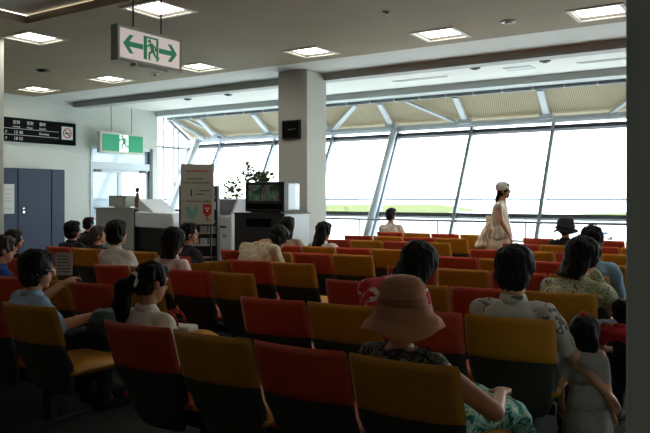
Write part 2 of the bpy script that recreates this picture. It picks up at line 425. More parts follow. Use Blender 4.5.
# ---------------------------------------------------------------- door in the left wall
DY0, DY1 = 11.46, 13.50
d = MB(); d.box(WX-.16, WX+.02, DY0, DY0+.06, 0, 2.70).box(WX-.16, WX+.02, DY0+.06, DY1-.06, 2.62, 2.70)
d.box(WX-.16, WX+.02, DY0+.06, DY1-.06, 2.10, 2.28)
d = struct(d.build('door_1', M['steel_paint'], bevel=.005))
box('jamb', M['dark_frame'], WX-.18, WX+.03, DY1-.1, DY1, 0, 2.70, d)
box('transom_glass', M['frosted'], WX-.08, WX-.07, DY0+.06, DY1-.1, 2.28, 2.62, d)
ym = 12.45
for y0, y1, gm in ((DY0+.06, ym, M['frosted']), (ym, DY1-.1, M['glass'])):
    l = MB().box(WX-.1, WX-.05, y0, y0+.07, 0, 2.10).box(WX-.1, WX-.05, y1-.07, y1, 0, 2.10).box(WX-.1, WX-.05, y0+.07, y1-.07, 2.03, 2.1).box(WX-.1, WX-.05, y0+.07, y1-.07, 0, .12)
    l = l.build('door_leaf', M['steel_paint'], d)
    box('door_glass', gm, WX-.08, WX-.07, y0+.07, y1-.07, .12, 2.03, l)
    yy = y0+.1 if gm is M['frosted'] else y1-.3
    box('door_closer', M['metal'], WX-.05, WX+.0, yy, yy+.2, 2.04, 2.1, l)
    yh = y1-.12 if gm is M['frosted'] else y0+.12
    MB().tube((WX-.01, yh, .85), (WX-.01, yh, 1.25), .012).build('door_handle', M['chrome'], l)
MB().box(WX-.05, WX-.045, DY0+.13, ym-.07, .84, .88).build('red_stripe', M['redink'], d)

# ---------------------------------------------------------------- signs
def glyphs(mb, x0, x1, z0, z1, dens=.55, plane='y', off=0):
    """dash-like strokes standing in for lines of small print too blurred to read"""
    x = x0
    while x < x1:
        wd = random.uniform(.4, 1)*(z1-z0)
        if random.random() < .85: mb.box(x, min(x+wd, x1), off-.002, off, z0, z1-random.uniform(0, .25)*(z1-z0))
        x += wd*1.35
def wall_mt(y, z, x):  # text reads along +Y... seen from +X the reading direction is +Y
    return Matrix(((0, 0, 1, x), (1, 0, 0, y), (0, 1, 0, z), (0, 0, 0, 1)))

t = thing('departure_board', 'black wall board with white times and a no smoking square', 'information board', (WX+.012, 9.6, 2.64))
def L(y): return y-9.6
box('panel', M['board'], 0, .07, L(7.9), L(10.98), 0, .53, t, .005)
for z in (.285, .145): box('divider', M['board_white'], .07, .074, L(8.0), L(10.5), z, z+.008, t)
for s_, y, z, sz in (('定刻', 9.32, .40, .085), ('Schedule', 9.32, .315, .05), ('変更', 9.66, .40, .085), ('Change', 9.66, .315, .05), ('備考', 9.98, .40, .085), ('Remarks', 9.98, .315, .05),
                     ('13 40', 9.34, .175, .1), ('18 55', 9.34, .035, .1), ('F', 9.14, .175, .09), ('F', 9.14, .035, .09), ('Boarding', 9.98, .19, .07)):
    text_mesh(s_, sz, 'lettering', M['board_white'], t, wall_mt(L(y), z, .073))
n = thing('no_smoking_sign', 'white no smoking square with red ring on the black board', 'sign', (WX+.084, 10.73, 2.92))
box('plate', M['paper'], 0, .006, -.155, .155, -.155, .155, n, .01)
def ring_mb(cx, r0, r1, x0, x1, sweep=(0, 360), n_=40):
    mb = MB()
    for i in range(n_):
        a0 = R(sweep[0]+(sweep[1]-sweep[0])*i/n_); a1 = R(sweep[0]+(sweep[1]-sweep[0])*(i+1)/n_)
        p = [(r*math.cos(a), r*math.sin(a)) for r, a in ((r0, a0), (r1, a0), (r1, a1), (r0, a1))]
        mb.prism(p, 'x', x0, x1)
    return mb
ring_mb(0, .095, .12, .006, .010).build('red_ring', M['redink'], n)
MB().prism([(-.082, .066), (-.066, .082), (.082, -.066), (.066, -.082)], 'x', .0065, .011).build('slash', M['ink'], n)
mb = MB().box(.006, .009, -.075, .05, -.02, .005).box(.006, .009, .058, .068, -.02, .04)
mb.build('cigarette', M['ink'], n)

def arrow(c, s_, flip):
    """double-width exit arrow: shaft and chevron head, (u,v) outline"""
    P1 = [(-.5, 0), (-.18, .36), (.02, .36), (-.2, .1), (.5, .1), (.5, -.1), (-.2, -.1), (.02, -.36), (-.18, -.36)]
    return [(c[0]+(-u if flip else u)*s_, c[1]+v*s_) for u, v in P1]
def tri(mb, poly, x0, x1):
    mb.prism(poly, 'x', x0, x1)
def runner(parent, m, cy, cz, s_, x0):
    mb = MB(); X0, X1 = x0, x0+.004
    head = [(cy-.10*s_+.075*s_*math.cos(t*.4), cz+.36*s_+.075*s_*math.sin(t*.4)) for t in range(16)]
    mb.prism(head, 'x', X0, X1)
    def limb(a, b, w_):
        a = Vector(a); b = Vector(b); d_ = (b-a).normalized(); q = Vector((-d_.y, d_.x))*w_
        mb.prism([tuple(Vector((cy, cz))+s_*v) for v in (a+q, b+q, b-q, a-q)], 'x', X0, X1)
    limb((-.04, .28), (.08, -.02), .09); limb((-.04, .26), (-.24, .12), .035); limb((-.24, .12), (-.32, .2), .035)
    limb((.02, .26), (.22, .14), .035); limb((.22, .14), (.22, .0), .035)
    limb((.08, 0), (-.12, -.14), .05); limb((-.12, -.14), (-.1, -.38), .045)
    limb((.08, 0), (.2, -.2), .05); limb((.2, -.2), (.42, -.26), .045)
    return mb.build('running_figure', m, parent)

# double arrow sign, near
t = thing('exit_sign', 'pale hanging exit sign with two green arrows and a running figure', 'exit sign', (-5.79, 5.37, 2.82))
box('housing', M['sign_frame'], -.1, 0, -.46, .46, 0, .37, t, .006)
fr = MB().box(0, .012, -.46, .46, 0, .03).box(0, .012, -.46, .46, .34, .37).box(0, .012, -.46, -.43, .03, .34).box(0, .012, .43, .46, .03, .34)
fr.build('rim', M['sign_frame'], t)
box('face', M['sign_face'], 0, .006, -.43, .43, .03, .34, t)
for c_, fl in ((-.25, False), (.25, True)):
    MB().prism(arrow((c_, .185), .27, fl), 'x', .006, .010).build('arrow', M['sign_green'], t)
box('door_mark', M['sign_green'], .006, .009, -.105, .105, .06, .31, t)
box('door_opening', M['sign_face'], .009, .011, -.06, .07, .06, .29, t)
runner(t, M['sign_green'], .0, .165, .27, .011)
box('red_lamp', M['redink'], -.06, -.05, -.466, -.46, .2, .21, t)
for y in (-.2, .2): MB().tube((-.05, y, .36), (-.05, y, CZ+.12-2.82), .009).build('rod', M['metal'], t)
box('battery_strip', M['sign_frame'], -.09, -.01, -.2, .25, -.025, 0, t)
# green sign over the door
t = thing('exit_sign', 'green hanging exit sign with white running figure above the glass door', 'exit sign', (-14.15, 12.2, 2.50))
box('housing', M['lamp_frame'], -.12, 0, -.72, .72, 0, .52, t, .006)
box('face', M['sign_green2'], 0, .006, -.65, .65, .05, .47, t)
box('white_doorway', M['sign_white'], .006, .009, -.12, .16, .05, .47, t)
runner(t, M['sign_green'], .0, .28, .42, .010)
for y in (-.33, .33): MB().tube((-.06, y, .52), (-.06, y, 1.2), .008).build('rod', M['metal'], t)

# clock on the pillar
t = thing('wall_clock', 'square black clock on the dark side of the white pillar', 'clock', (-7.58, 10.45, 2.63))
box('case', M['black'], -.2, .2, -.05, 0, -.17, .17, t, .006)
box('dial', M['board'], -.18, .18, -.054, -.05, -.15, .15, t)
MB().box(-.06, 0, -.058, -.054, -.01, 0).build('hour_hand', M['beam_paint'], t); MB().box(0, .11, -.058, -.054, 0, .006).build('minute_hand', M['beam_paint'], t)

# ---------------------------------------------------------------- cabinets
for y0, y1, lab in ((8.2, 9.19, 'behind the notice, left unit'), (9.19, 10.03, 'middle unit with round lock'), (10.03, 10.39, 'narrow right-hand unit')):
    t = thing('cabinet', 'tall navy steel cabinet on the left wall, '+lab, 'cabinet', (WX+.01, (y0+y1)/2, 0), 0)
    h = (y1-y0)/2-.004
    box('body', M['navy_dark'], 0, .44, -h, h, 0.0, 2.03, t)
    dd = box('cabinet_door', M['navy'], .44, .46, -h+.008, h-.008, .06, 2.02, t, .003)
    if h > .2:
        yy = -h+.13
        MB().tube((.46, yy, 1.07), (.478, yy, 1.07), .028).build('lock', M['chrome'], dd)
        MB().tube((.46, yy, 1.15), (.47, yy, 1.15), .018).build('keyhole', M['chrome'], dd)
t = thing('notice', 'white paper notice taped to the left navy cabinet', 'notice', (WX+.472, 8.92, 1.36))
box('sheet', M['paper'], 0, .003, -.36, .18, -.32, .32, t)
mb = MB()
for z in (.2, .1, .02, -.06, -.22):
    m2 = MB(); glyphs(m2, -.32, .14, z, z+.02); m2.xf(Matrix(((0, -1, 0, .003), (1, 0, 0, 0), (0, 0, 1, 0), (0, 0, 0, 1)))); mb.add(m2.v, m2.f)
mb.build('lettering', M['beam_paint'], t)

# ---------------------------------------------------------------- counter, scanner, racks
t = thing('reception_counter', 'plain grey counter panel behind the men at the left', 'counter', (-11.14, 9.4, 0))
box('front_panel', M['grey_panel'], -.54, .55, -.03, 0, 0, 1.16, t, .004)
box('counter_top', M['grey_panel'], -.56, .57, -.05, .6, 1.16, 1.19, t, .004)
box('end_panel', M['black'], .50, .55, 0, .55, 0, 1.16, t)
t = thing('monitor', 'small beige box monitor standing on the grey counter', 'monitor', (-11.12, 9.55, 1.19))
box('case', M['beige_plastic'], -.27, .22, -.1, .2, .02, .24, t, .01)
box('screen', M['grey_panel'], -.2, .12, -.104, -.1, .06, .2, t); box('foot', M['beige_plastic'], -.15, .12, -.06, .12, 0, .02, t)
t = thing('bottle', 'slim pinkish bottle with dark top standing right of the monitor', 'bottle', (-10.72, 9.6, 1.19))
MB().loft([(Vector((0, 0, z)), Vector((r, 0, 0)), Vector((0, r, 0))) for z, r in ((0, .05), (.16, .055), (.24, .035), (.3, .03))]).build('glass_body', M['pot'], t, smooth=True)
MB().ell((0, 0, .35), .05, .05, .05).build('cap', M['black'], t, smooth=True)
t = thing('inspection_table', 'white topped inspection table with dark base beside the grey counter', 'table', (-10.08, 9.5, 0))
MB().prism([(-.5, .82), (.5, .80), (.55, .92), (.5, 1.1), (-.5, 1.12)], 'y', -.1, .75).build('table_top', M['white_plastic'], t, bevel=.03)
box('base', M['black'], -.48, .42, -.02, .7, 0, .82, t)
MB().prism([(-.52, 1.12), (-.08, 1.11), (-.34, 1.27), (-.5, 1.36)], 'y', .0, .6).build('hood', M['white_plastic'], t, bevel=.01)
t = thing('side_table', 'low white ledge under the window at the left corner', 'ledge', (-13.4, 12.7, 0))
box('slab', M['white_plastic'], -.7, 1.2, -.25, .25, .9, .96, t, .01); box('support', M['white_plastic'], -.6, 1.1, -.15, .15, 0, .9, t)

a33 = R(33.3)
t = thing('notice_stand', 'upright poster board with small print and a red figure, right of the door', 'poster stand', (-6.72, 7.07, 0), a33)
box('poster', M['poster'], -.215, .215, 0, .02, 1.05, 1.83, t, .003)
box('edge', M['beam_paint'], -.225, .225, .004, .03, 1.03, 1.85, t)
mb = MB(); glyphs(mb, -.15, .16, 1.74, 1.765); mb.build('heading', M['redink'], t)
mb = MB()
for x0, x1, z in ((-.14, .1, 1.64), (-.19, .19, 1.585), (-.02, .17, 1.48), (-.02, .1, 1.43), (-.19, .19, 1.335)): glyphs(mb, x0, x1, z, z+.017)
mb.box(-.09, -.07, -.003, 0, 1.41, 1.5)
mb.build('lettering', M['ink'], t)
mb = MB(); mb.prism([(-.15, 1.12), (-.03, 1.10), (.02, 1.25), (-.01, 1.29), (-.07, 1.2), (-.12, 1.28), (-.17, 1.24), (-.13, 1.18)], 'y', -.003, 0); mb.build('blue_drawing', M['teal'], t)
mb = MB().box(.08, .19, -.003, 0, 1.17, 1.3).box(.105, .165, -.0035, 0, 1.14, 1.17).box(.13, .145, -.003, 0, 1.09, 1.14).box(.1, .175, -.003, 0, 1.085, 1.095); mb.build('red_drawing', M['redink'], t)
mb = MB().box(.1, .17, -.0045, -.003, 1.24, 1.255).box(.12, .15, -.0045, -.003, 1.2, 1.23); mb.build('white_mark', M['paper'], t)
for s_ in (-1, 1): MB().tube((s_*.18, .03, 0), (s_*.18, .03, 1.1), .012).build('post', M['metal'], t)
box('foot', M['metal'], -.25, .25, -.12, .2, 0, .025, t)
t = thing('brochure_rack', 'dark brochure rack with pale leaflets behind the poster board', 'rack', (-6.97, 7.38, 0), a33)
box('back_panel', M['dark_frame'], -.26, .26, .1, .13, 0, 1.56, t)
for s_ in (-.27, .25): box('side_panel', M['dark_frame'], s_, s_+.02, -.1, .13, 0, 1.56, t)
for i in range(8):
    z = .2+i*.17
    box('shelf', M['beam_paint'], -.25, .25, -.08, .1, z, z+.012, t)
    for j in range(4):
        if random.random() < .7: box('leaflet', random.choice([M['paper'], M['white_plastic'], M['poster'], M['grey_panel']]), -.23+j*.12, -.13+j*.12, -.02, 0, z+.012, z+.11, t)
t = thing('kiosk', 'white ticket kiosk with sloped dark screen left of the television', 'kiosk', (-8.26, 9.3, 0))
MB().prism([(0, 0), (.45, 0), (.45, 1.3), (.38, 1.36), (.2, 1.36), (.0, 1.06)], 'x', -.24, .22).build('body', M['white_plastic'], t, bevel=.012)
MB().prism([(.015, 1.10), (.185, 1.35), (.175, 1.357), (.005, 1.107)], 'x', -.2, .18).build('screen', M['dark_frame'], t)
box('slot', M['dark_frame'], -.12, .1, -.004, 0, .86, .9, t); box('badge', M['teal'], .02, .1, -.003, 0, .7, .75, t)

# TV and cabinet
t = thing('television_cabinet', 'black television cabinet with white side in front of the pillar', 'cabinet', (-7.0, 8.75, 0))
box('body', M['black'], -.5, .48, 0, .68, 0, 1.13, t, .006)
box('side_panel', M['white_plastic'], .48, .5, .02, .68, 0, 1.13, t)
box('top', M['black'], -.51, .51, -.01, .7, 1.13, 1.15, t, .004)
box('cabinet_door', M['black'], -.48, .46, -.015, 0, .06, .85, t, .004)
box('video_slot', M['board'], -.25, .25, -.006, 0, .93, 1.06, t)
t = thing('television', 'black and silver tube television showing a colourful picture', 'television', (-6.93, 8.8, 1.15))
MB().prism([(-.39, 0.0), (.39, 0.0), (.39, .3), (-.39, .3)], 'z', .02, .49).build('front_case', M['black'], t, bevel=.012)
MB().prism([(-.34, .1), (.395, .1), (.395, .32), (.33, .36), (.3, .55), (-.3, .55)], 'z', .04, .47).build('rear_case', M['silver'], t, bevel=.02)
sm_ = patterned('tv_picture', ['1f3a28', '3f6a44', '6b8088', '7a3a32', '6f8a5c', '2b5242'], 3.2, 'noise', .3)
nt = sm_.node_tree; b = nt.nodes['Principled BSDF']; rr = [n_ for n_ in nt.nodes if n_.type == 'VALTORGB'][0]
nt.links.new(rr.outputs['Color'], b.inputs['Emission Color']); b.inputs['Emission Strength'].default_value = .02
box('screen', sm_, -.31, .29, -.006, 0.0, .19, .44, t)
box('speaker_panel', M['board'], -.36, .36, -.005, 0, .06, .15, t); box('stand', M['black'], -.3, .3, .02, .3, 0, .02, t)

# plant behind the TV
t = thing('potted_plant', 'sparse green potted plant rising behind the television', 'plant', (-8.0, 9.75, 0))
MB().loft([(Vector((0, 0, z)), Vector((r, 0, 0)), Vector((0, r, 0))) for z, r in ((0, .12), (.28, .17), (.3, .18))]).build('pot', M['pot'], t, smooth=True)
st = MB(); lf = MB()
for (dx, dy, h, nl) in ((-.34, 0, 1.62, 12), (-.12, .1, 1.92, 20), (.2, .05, 1.78, 30), (.34, .0, 1.74, 26), (-.5, .05, 1.58, 14), (-.26, -.05, 1.25, 12)):
    p = Vector((0, 0, .28)); tip = Vector((dx, dy, h))
    for i in range(6):
        q = Vector((dx*((i+1)/6)**2, dy*(i+1)/6, .28+(h-.28)*(i+1)/6)); st.tube(p, q, .006, .004); p = q
    for i in range(nl*2):
        c = tip+Vector((random.gauss(0, .09), random.gauss(0, .06), random.uniform(-.22, .06)))
        a = random.uniform(0, 6.28); e = random.uniform(-.6, .9); d_ = Vector((math.cos(a)*math.cos(e), math.sin(a)*math.cos(e), math.sin(e)))
        sd = d_.orthogonal().normalized(); sd.rotate(Matrix.Rotation(random.uniform(0, 3), 3, d_)); up = d_.cross(sd)*.012
        l_ = random.uniform(.08, .13)
        lf.add([c, c+d_*l_*.5+sd*l_*.3+up, c+d_*l_, c+d_*l_*.5-sd*l_*.3+up, c+d_*l_*.5-up], [(0, 1, 4), (1, 2, 4), (2, 3, 4), (3, 0, 4)])
        st.tube(tip+(c-tip)*.1, c, .002)
st.build('stems', M['stem'], t); lf.build('foliage', M['leaf'], t)

t = thing('office_chair', 'red backed chair behind the dark haired man near the poster board', 'chair', (-7.86, 7.8, 0), .5)
box('backrest', M['red'], -.18, .18, -.03, .02, .60, .93, t, .03); box('seat', M['red'], -.2, .2, .04, .44, .42, .48, t, .03)
MB().tube((0, .22, .05), (0, .22, .42), .025).build('pole', M['metal'], t); MB().tube((0, 0, .44), (0, -.03, .66), .015).build('bracket', M['metal'], t)
for i in range(5):
    a = i*2*math.pi/5; MB().tube((0, .22, .08), (.24*math.cos(a), .22+.24*math.sin(a), .03), .018).build('leg', M['metal'], t)

# ---------------------------------------------------------------- benches
PW = .477   # seat pitch of the model bench
def sheet(zs, half, ys, th, bow, n=14, pw=4):
    """curved cushion-like sheet; zs/half/ys lists run bottom to top"""
    mb = MB(); rows = len(zs); vs = []; nn = n+1
    for k in range(rows):
        v = k/(rows-1); tv = (max(0, 1-abs(2*v-1)**6))**.5
        for side in (1, -1):
            for i in range(nn):
                u = -1+2*i/n; tu = (max(0, 1-abs(u)**pw))**.5
                t_ = th/2*min(tu, 1)*tv
                vs.append(Vector((u*half[k], ys[k]+bow*u*u+side*t_, zs[k])))
    fs = []
    def I(k, s_, i): return k*2*nn+s_*nn+i
    for k in range(rows-1):
        for i in range(n):
            fs.append((I(k, 0, i), I(k+1, 0, i), I(k+1, 0, i+1), I(k, 0, i+1)))
            fs.append((I(k, 1, i), I(k, 1, i+1), I(k+1, 1, i+1), I(k+1, 1, i)))
        fs.append((I(k, 0, 0), I(k, 1, 0), I(k+1, 1, 0), I(k+1, 0, 0)))
        fs.append((I(k, 0, n), I(k+1, 0, n), I(k+1, 1, n), I(k, 1, n)))
    return mb.add(vs, fs)
def yb(z): return -.03+(.8-z)*.30 + (0.02 if z < .5 else 0)
HW = PW/2-.003
zs = [.57, .575, .60, .65, .70, .74, .77, .79, .80]
cover = sheet(zs, [HW*.985, HW*.99, HW, HW, HW, HW, HW*.995, HW*.985, HW*.955], [yb(z) for z in zs], .052, .03)
zs2 = [.26, .29, .34, .40, .46, .52, .58, .62, .70]
shell = sheet(zs2, [HW*.60, HW*.72, HW*.82, HW*.91, HW*.965, HW*.985, HW*.985, HW*.97, HW*.94], [yb(z) for z in zs2], .034, .03)
def cushion_mb():
    mb = MB(); rings = []
    prof = [(-1, .60), (-.9, .92), (-.4, 1), (.4, 1), (.9, .92), (1, .6)]
    n = 12; vs = []
    ys_ = [.13, .15, .22, .34, .46, .54, .58, .60]; tz = [.405, .43, .447, .44, .438, .432, .41, .385]; bz = [.385, .37, .365, .36, .36, .362, .366, .372]
    for y, a, b in zip(ys_, tz, bz):
        for i in range(n+1):
            u = -1+2*i/n; e = (1-abs(u)**5)**.5; vs.append(Vector((u*HW*.99, y, (a+b)/2+(a-b)/2*e+.012*u*u)))
        for i in range(n+1):
            u = 1-2*i/n; e = (1-abs(u)**5)**.5; vs.append(Vector((u*HW*.99, y, (a+b)/2-(a-b)/2*e)))
    N = 2*(n+1); fs = []
    for k in range(len(ys_)-1):
        for i in range(N): fs.append((k*N+i, k*N+(i+1) % N, (k+1)*N+(i+1) % N, (k+1)*N+i))
    fs.append(tuple(range(N))); fs.append(tuple((len(ys_)-1)*N+i for i in range(N)))
    return mb.add(vs, fs)
def make_bench(m=4):
    t = thing('waiting_bench', '', 'bench')
    for i in range(4):
        cx = PW*(i+.5); mt = Matrix.Translation((cx, 0, 0)); c = M['red'] if i % 2 == 0 else M['yellow']
        a = MB().add([mt @ v for v in shell.v], shell.f).build('backrest', M['shell'], t, smooth=True)
        MB().add([mt @ v for v in cover.v], cover.f).build('backrest_cover', c, a, smooth=True)
        cb = cushion_mb(); cb.xf(mt); cb.build('seat_cushion', c, t, smooth=True)
        box('bracket', M['metal'], cx-.03, cx+.03, .16, .46, .31, .365, t)
    box('support_beam', M['metal'], .05, 4*PW-.05, .27, .33, .25, .31, t, .006)
    for i in (.9, 3.1):
        l = MB().box(PW*i-.03, PW*i+.03, .27, .33, .04, .25); l.box(PW*i-.025, PW*i+.025, .04, .58, 0.0, .04)
        l.build('leg', M['metal'], t, bevel=.006)
    return t
bench0 = make_bench()
rows_named = ['nearest', 'second', 'third', 'fourth', 'fifth', 'sixth', 'seventh', 'eighth', 'farthest']
BN = []   # (x0,y0,x1,y1,label)
left = [(-5.22, 2.30, -3.34, 2.42), (-5.24, 3.17, -3.43, 3.29), (-5.28, 4.20, -3.49, 4.31), (-5.50, 5.16, -3.56, 5.26), (-5.47, 6.12, -3.58, 6.36),
        (-5.47, 7.05, -3.65, 7.28), (-5.66, 8.48, -3.71, 8.66), (-5.90, 9.52, -3.87, 9.66), (-6.0, 10.76, -3.96, 10.78)]
right = [(-2.83, 2.31, -.97, 2.35), (-2.80, 3.31, -.95, 3.50), (-2.86, 4.35, -.99, 4.57), (-2.97, 5.50, -1.13, 5.64), (-3.04, 6.69, -1.18, 6.63),
         (-3.12, 7.80, -1.19, 7.92), (-3.13, 8.97, -1.22, 9.02), (-3.30, 10.34, -1.40, 10.31)]
far = [(-7.72, 4.15, -5.78, 4.15), (-7.68, 5.40, -5.74, 5.42)]
for i, b_ in enumerate(left): BN.append(b_+('red and yellow four-seat bench left of the aisle, %s row from the camera' % rows_named[i],))
for i, b_ in enumerate(right): BN.append(b_+('red and yellow four-seat bench right of the aisle, %s row from the camera' % (rows_named[i] if i < 7 else 'last'),))
BN.append(far[0]+('red and yellow bench at the far left under the dark haired man at the edge',))
BN.append(far[1]+('red and yellow bench under the two dark clothed men before the grey counter',))
BN.append((-7.45, 3.05, -5.50, 3.07, 'red and yellow bench at the left edge, beside the young man in blue polo'))
for i, (x0, y0, x1, y1, lab) in enumerate(BN):
    t = bench0 if i == 0 else copy_tree(bench0)
    t.location = (x0, y0, 0); t.rotation_euler = (0, 0, math.atan2(y1-y0, x1-x0)); t.scale = (math.hypot(x1-x0, y1-y0)/(4*PW), 1, 1)
    t['label'] = lab; t['group'] = 'four-seat waiting benches'
    BN[i] = (x0, y0, x1, y1, lab, t)
# the slumped cover in the fourth row
tb_ = BN[3][5]
for ch in tb_.children:
    if ch.name.startswith('backrest'):
        cv = ch.children[0]
        cxm = sum(v.co.x for v in cv.data.vertices)/len(cv.data.vertices)
        if abs(cxm-PW*1.5) < .05:
            me = cv.data.copy(); cv.data = me
            for v in me.vertices:
                u = (v.co.x-PW*1.5)/HW; f_ = max(0, (v.co.z-.57)/.23)
                v.co.z -= f_*.07*(1-u*.9)*.5; v.co += v.normal*noise.noise(v.co*14)*.02*f_

# ---------------------------------------------------------------- people
def V(*a): return Vector(a)
def limb(mb, pts, rs):
    for i in range(len(pts)-1): mb.tube(pts[i], pts[i+1], rs[i], rs[i+1], True)
def hand(mb, w, dr, side, s_=1, curl=.5):
    """palm, four unequal bent fingers and a thumb; w wrist, dr pointing direction"""
    dr = dr.normalized(); up = V(0, 0, 1)
    if abs(dr.z) > .85: up = V(0, 1, 0)
    sd = dr.cross(up).normalized(); nrm = sd.cross(dr).normalized()      # sd across the knuckles, nrm back of hand
    pc = w+dr*.045*s_
    mt = Matrix((sd, dr, nrm)).transposed()
    mb.ell(pc, .037*s_, .05*s_, .016*s_, mt)
    ln = (.062, .07, .066, .052)
    for i in range(4):
        k = (i-1.5)*.019*s_*side
        a = w+dr*.082*s_+sd*k
        b = a+(dr*(1-.35*curl)-nrm*.5*curl)*ln[i]*.55*s_
        c = b+(dr*(.7-.7*curl)-nrm*(.2+.8*curl)).normalized()*ln[i]*.5*s_
        limb(mb, [a-dr*.02*s_, a, b, c], [.0095*s_, .0092*s_, .0085*s_, .0072*s_])
    a = w+dr*.02*s_-sd*.03*s_*side; b = a-sd*.022*s_*side+dr*.03*s_-nrm*.008*s_; c = b+dr*.028*s_-nrm*.01*s_-sd*.003*side
    limb(mb, [a, b, c], [.0115*s_, .0105*s_, .0085*s_])

HAIR = {}
def person(label, base, yaw, head, s_=.92, pose='sit', hyaw=0, hpitch=0, hair='short', hairm='hair', shirt='white_cloth', sleeve=.55, pants='denim',
           arms=None, vox=.011, extra=None, shoes='dark_cloth', dress=None, lean=0, skirt=None, wide=1.0, hairg=1.0, neck=None):
    """head is the world position of the head centre; base the floor point under the hips; yaw clockwise from +Y, degrees"""
    t = thing('person', label, 'person', (base[0], base[1], 0), -R(yaw))
    rot = Matrix.Rotation(R(yaw), 3, 'Z')     # world -> local
    H_ = rot @ (Vector(head)-V(base[0], base[1], 0))
    hr_ = Matrix.Rotation(-R(hyaw), 3, 'Z') @ Matrix.Rotation(-R(hpitch), 3, 'X')
    def h(x, y, z): return H_+hr_ @ V(x, y, z)*s_
    sit = pose == 'sit'
    hipz = .50 if sit else .87*s_
    if pose == 'stand': hipz = .86*s_
    P_ = V(0, 0, hipz)
    N_ = H_+Matrix.Rotation(-R(hpitch*.4), 3, 'X') @ V(0, -.03, -.155)*s_      # base of neck
    if neck: N_ = rot @ (Vector(neck)-V(base[0], base[1], 0))
    sp = N_-P_
    chest = P_+sp*.62+V(0, -.025, 0); waist = P_+sp*.3+V(0, -.012, 0); sh = P_+sp*.9+V(0, -.02, 0)
    X = V(1, 0, 0); Y = V(0, 1, 0)
    def torso(mb, g=0):
        mb.loft([(P_-V(0, 0, .09*s_), X*(.10*s_+g), Y*(.08*s_+g)), (P_-V(0, 0, .03), X*(.165*s_*wide+g), Y*(.115*s_+g)), (P_+sp*.1, X*(.16*s_*wide+g), Y*(.115*s_+g)), (waist, X*(.14*s_*wide+g), Y*(.10*s_+g)),
                 (chest, X*(.165*s_*wide+g), Y*(.115*s_+g)), (P_+sp*.8+V(0, -.02, 0), X*(.172*s_*wide+g), Y*(.1*s_+g)), (sh, X*(.12*s_+g), Y*(.07*s_+g)), (N_+V(0, 0, .0), X*(.065*s_+g), Y*(.06*s_+g))])
    shoulder = {}; elbow = {}; wrist = {}
    for sd in (-1, 1):
        S_ = P_+sp*.86+V(sd*.165*s_*wide, -.01, -.015)
        if arms and sd in arms:
            E_, W_ = Vector(arms[sd][0]), Vector(arms[sd][1])
        elif sit: E_ = S_+V(sd*.05, .09, -.25*s_); W_ = V(sd*.09, .30*s_, .62)
        else: E_ = S_+V(sd*.04, -.02, -.27*s_); W_ = E_+V(sd*.01, .08, -.24*s_)
        d1 = (E_-S_); d1 = d1.normalized()*min(d1.length, .30*s_); E_ = S_+d1
        d2 = (W_-E_); d2 = d2.normalized()*min(d2.length, .26*s_); W_ = E_+d2
        shoulder[sd], elbow[sd], wrist[sd] = S_, E_, W_
    if sit:
        hip = {sd: V(sd*.085*s_, 0, hipz-.01) for sd in (-1, 1)}; knee = {sd: V(sd*.11*s_, .42*s_, .49) for sd in (-1, 1)}; ank = {sd: V(sd*.11*s_, .45*s_, .09) for sd in (-1, 1)}
    else:
        st = .12 if pose == 'walk' else .02
        hip = {sd: V(sd*.08*s_, 0, hipz-.02) for sd in (-1, 1)}; knee = {sd: V(sd*.08*s_, sd*st*.7+.02, hipz*.53) for sd in (-1, 1)}; ank = {sd: V(sd*.08*s_, sd*st*1.6-.02, .08*s_) for sd in (-1, 1)}
    mb = MB(); torso(mb)
    limb(mb, [N_-V(0, 0, .03), h(0, -.01, -.06)], [.056*s_, .05*s_])
    # head
    mb.ell(h(0, -.012, .022), .074*s_, .093*s_, .094*s_, hr_); mb.ell(h(0, .028, -.045), .056*s_, .058*s_, .066*s_, hr_); mb.ell(h(0, .062, -.095), .026*s_, .022*s_, .02*s_, hr_)
    limb(mb, [h(0, .082, .015), h(0, .104, -.022)], [.009*s_, .014*s_]); mb.ell(h(0, .083, -.058), .026*s_, .012*s_, .013*s_, hr_); mb.ell(h(0, .078, .03), .05*s_, .014*s_, .012*s_, hr_)
    for sd in (-1, 1): mb.ell(h(sd*.078, -.008, -.012), .010*s_, .019*s_, .031*s_, hr_)
    for sd in (-1, 1):
        limb(mb, [P_+sp*.86+V(sd*.08, -.01, 0), shoulder[sd], elbow[sd], wrist[sd]], [.05*s_, .052*s_, .04*s_, .027*s_])
        hand(mb, wrist[sd], (wrist[sd]-elbow[sd])+(V(0, .05, -.02) if sit else V(0, 0, 0)), sd, s_, .55)
        limb(mb, [hip[sd], knee[sd], ank[sd]], [.082*s_, .056*s_, .038*s_])
        limb(mb, [ank[sd]-V(0, .02, .03), ank[sd]+V(0, .15*s_, -.05*s_)], [.035*s_, .028*s_])
    fuse(mb, vox, 'body', M['skin'], t, 3)
    # face
    for sd in (-1, 1):
        MB().ell(h(sd*.03, .077, .0), .011*s_, .006*s_, .006*s_, hr_).build('eye', M['eye'], t, smooth=True)
    MB().ell(h(0, .091, -.058), .02*s_, .006*s_, .006*s_, hr_).build('mouth', M['lips'], t, smooth=True)
    # hair
    hb = MB()
    hb.ell(h(0, -.02, .034), .092*s_, .098*s_, .1*s_, hr_)
    hb.ell(h(0, .02, .085), .072*s_, .07*s_, .045*s_, hr_)
    if hair == 'short': hb.ell(h(0, -.045, -.02), .084*s_, .066*s_, .075*s_, hr_)
    if hair == 'full':
        hb.ell(h(0, -.025, .03), .104*s_, .106*s_, .106*s_, hr_); hb.ell(h(0, -.035, -.04), .096*s_, .08*s_, .08*s_, hr_)
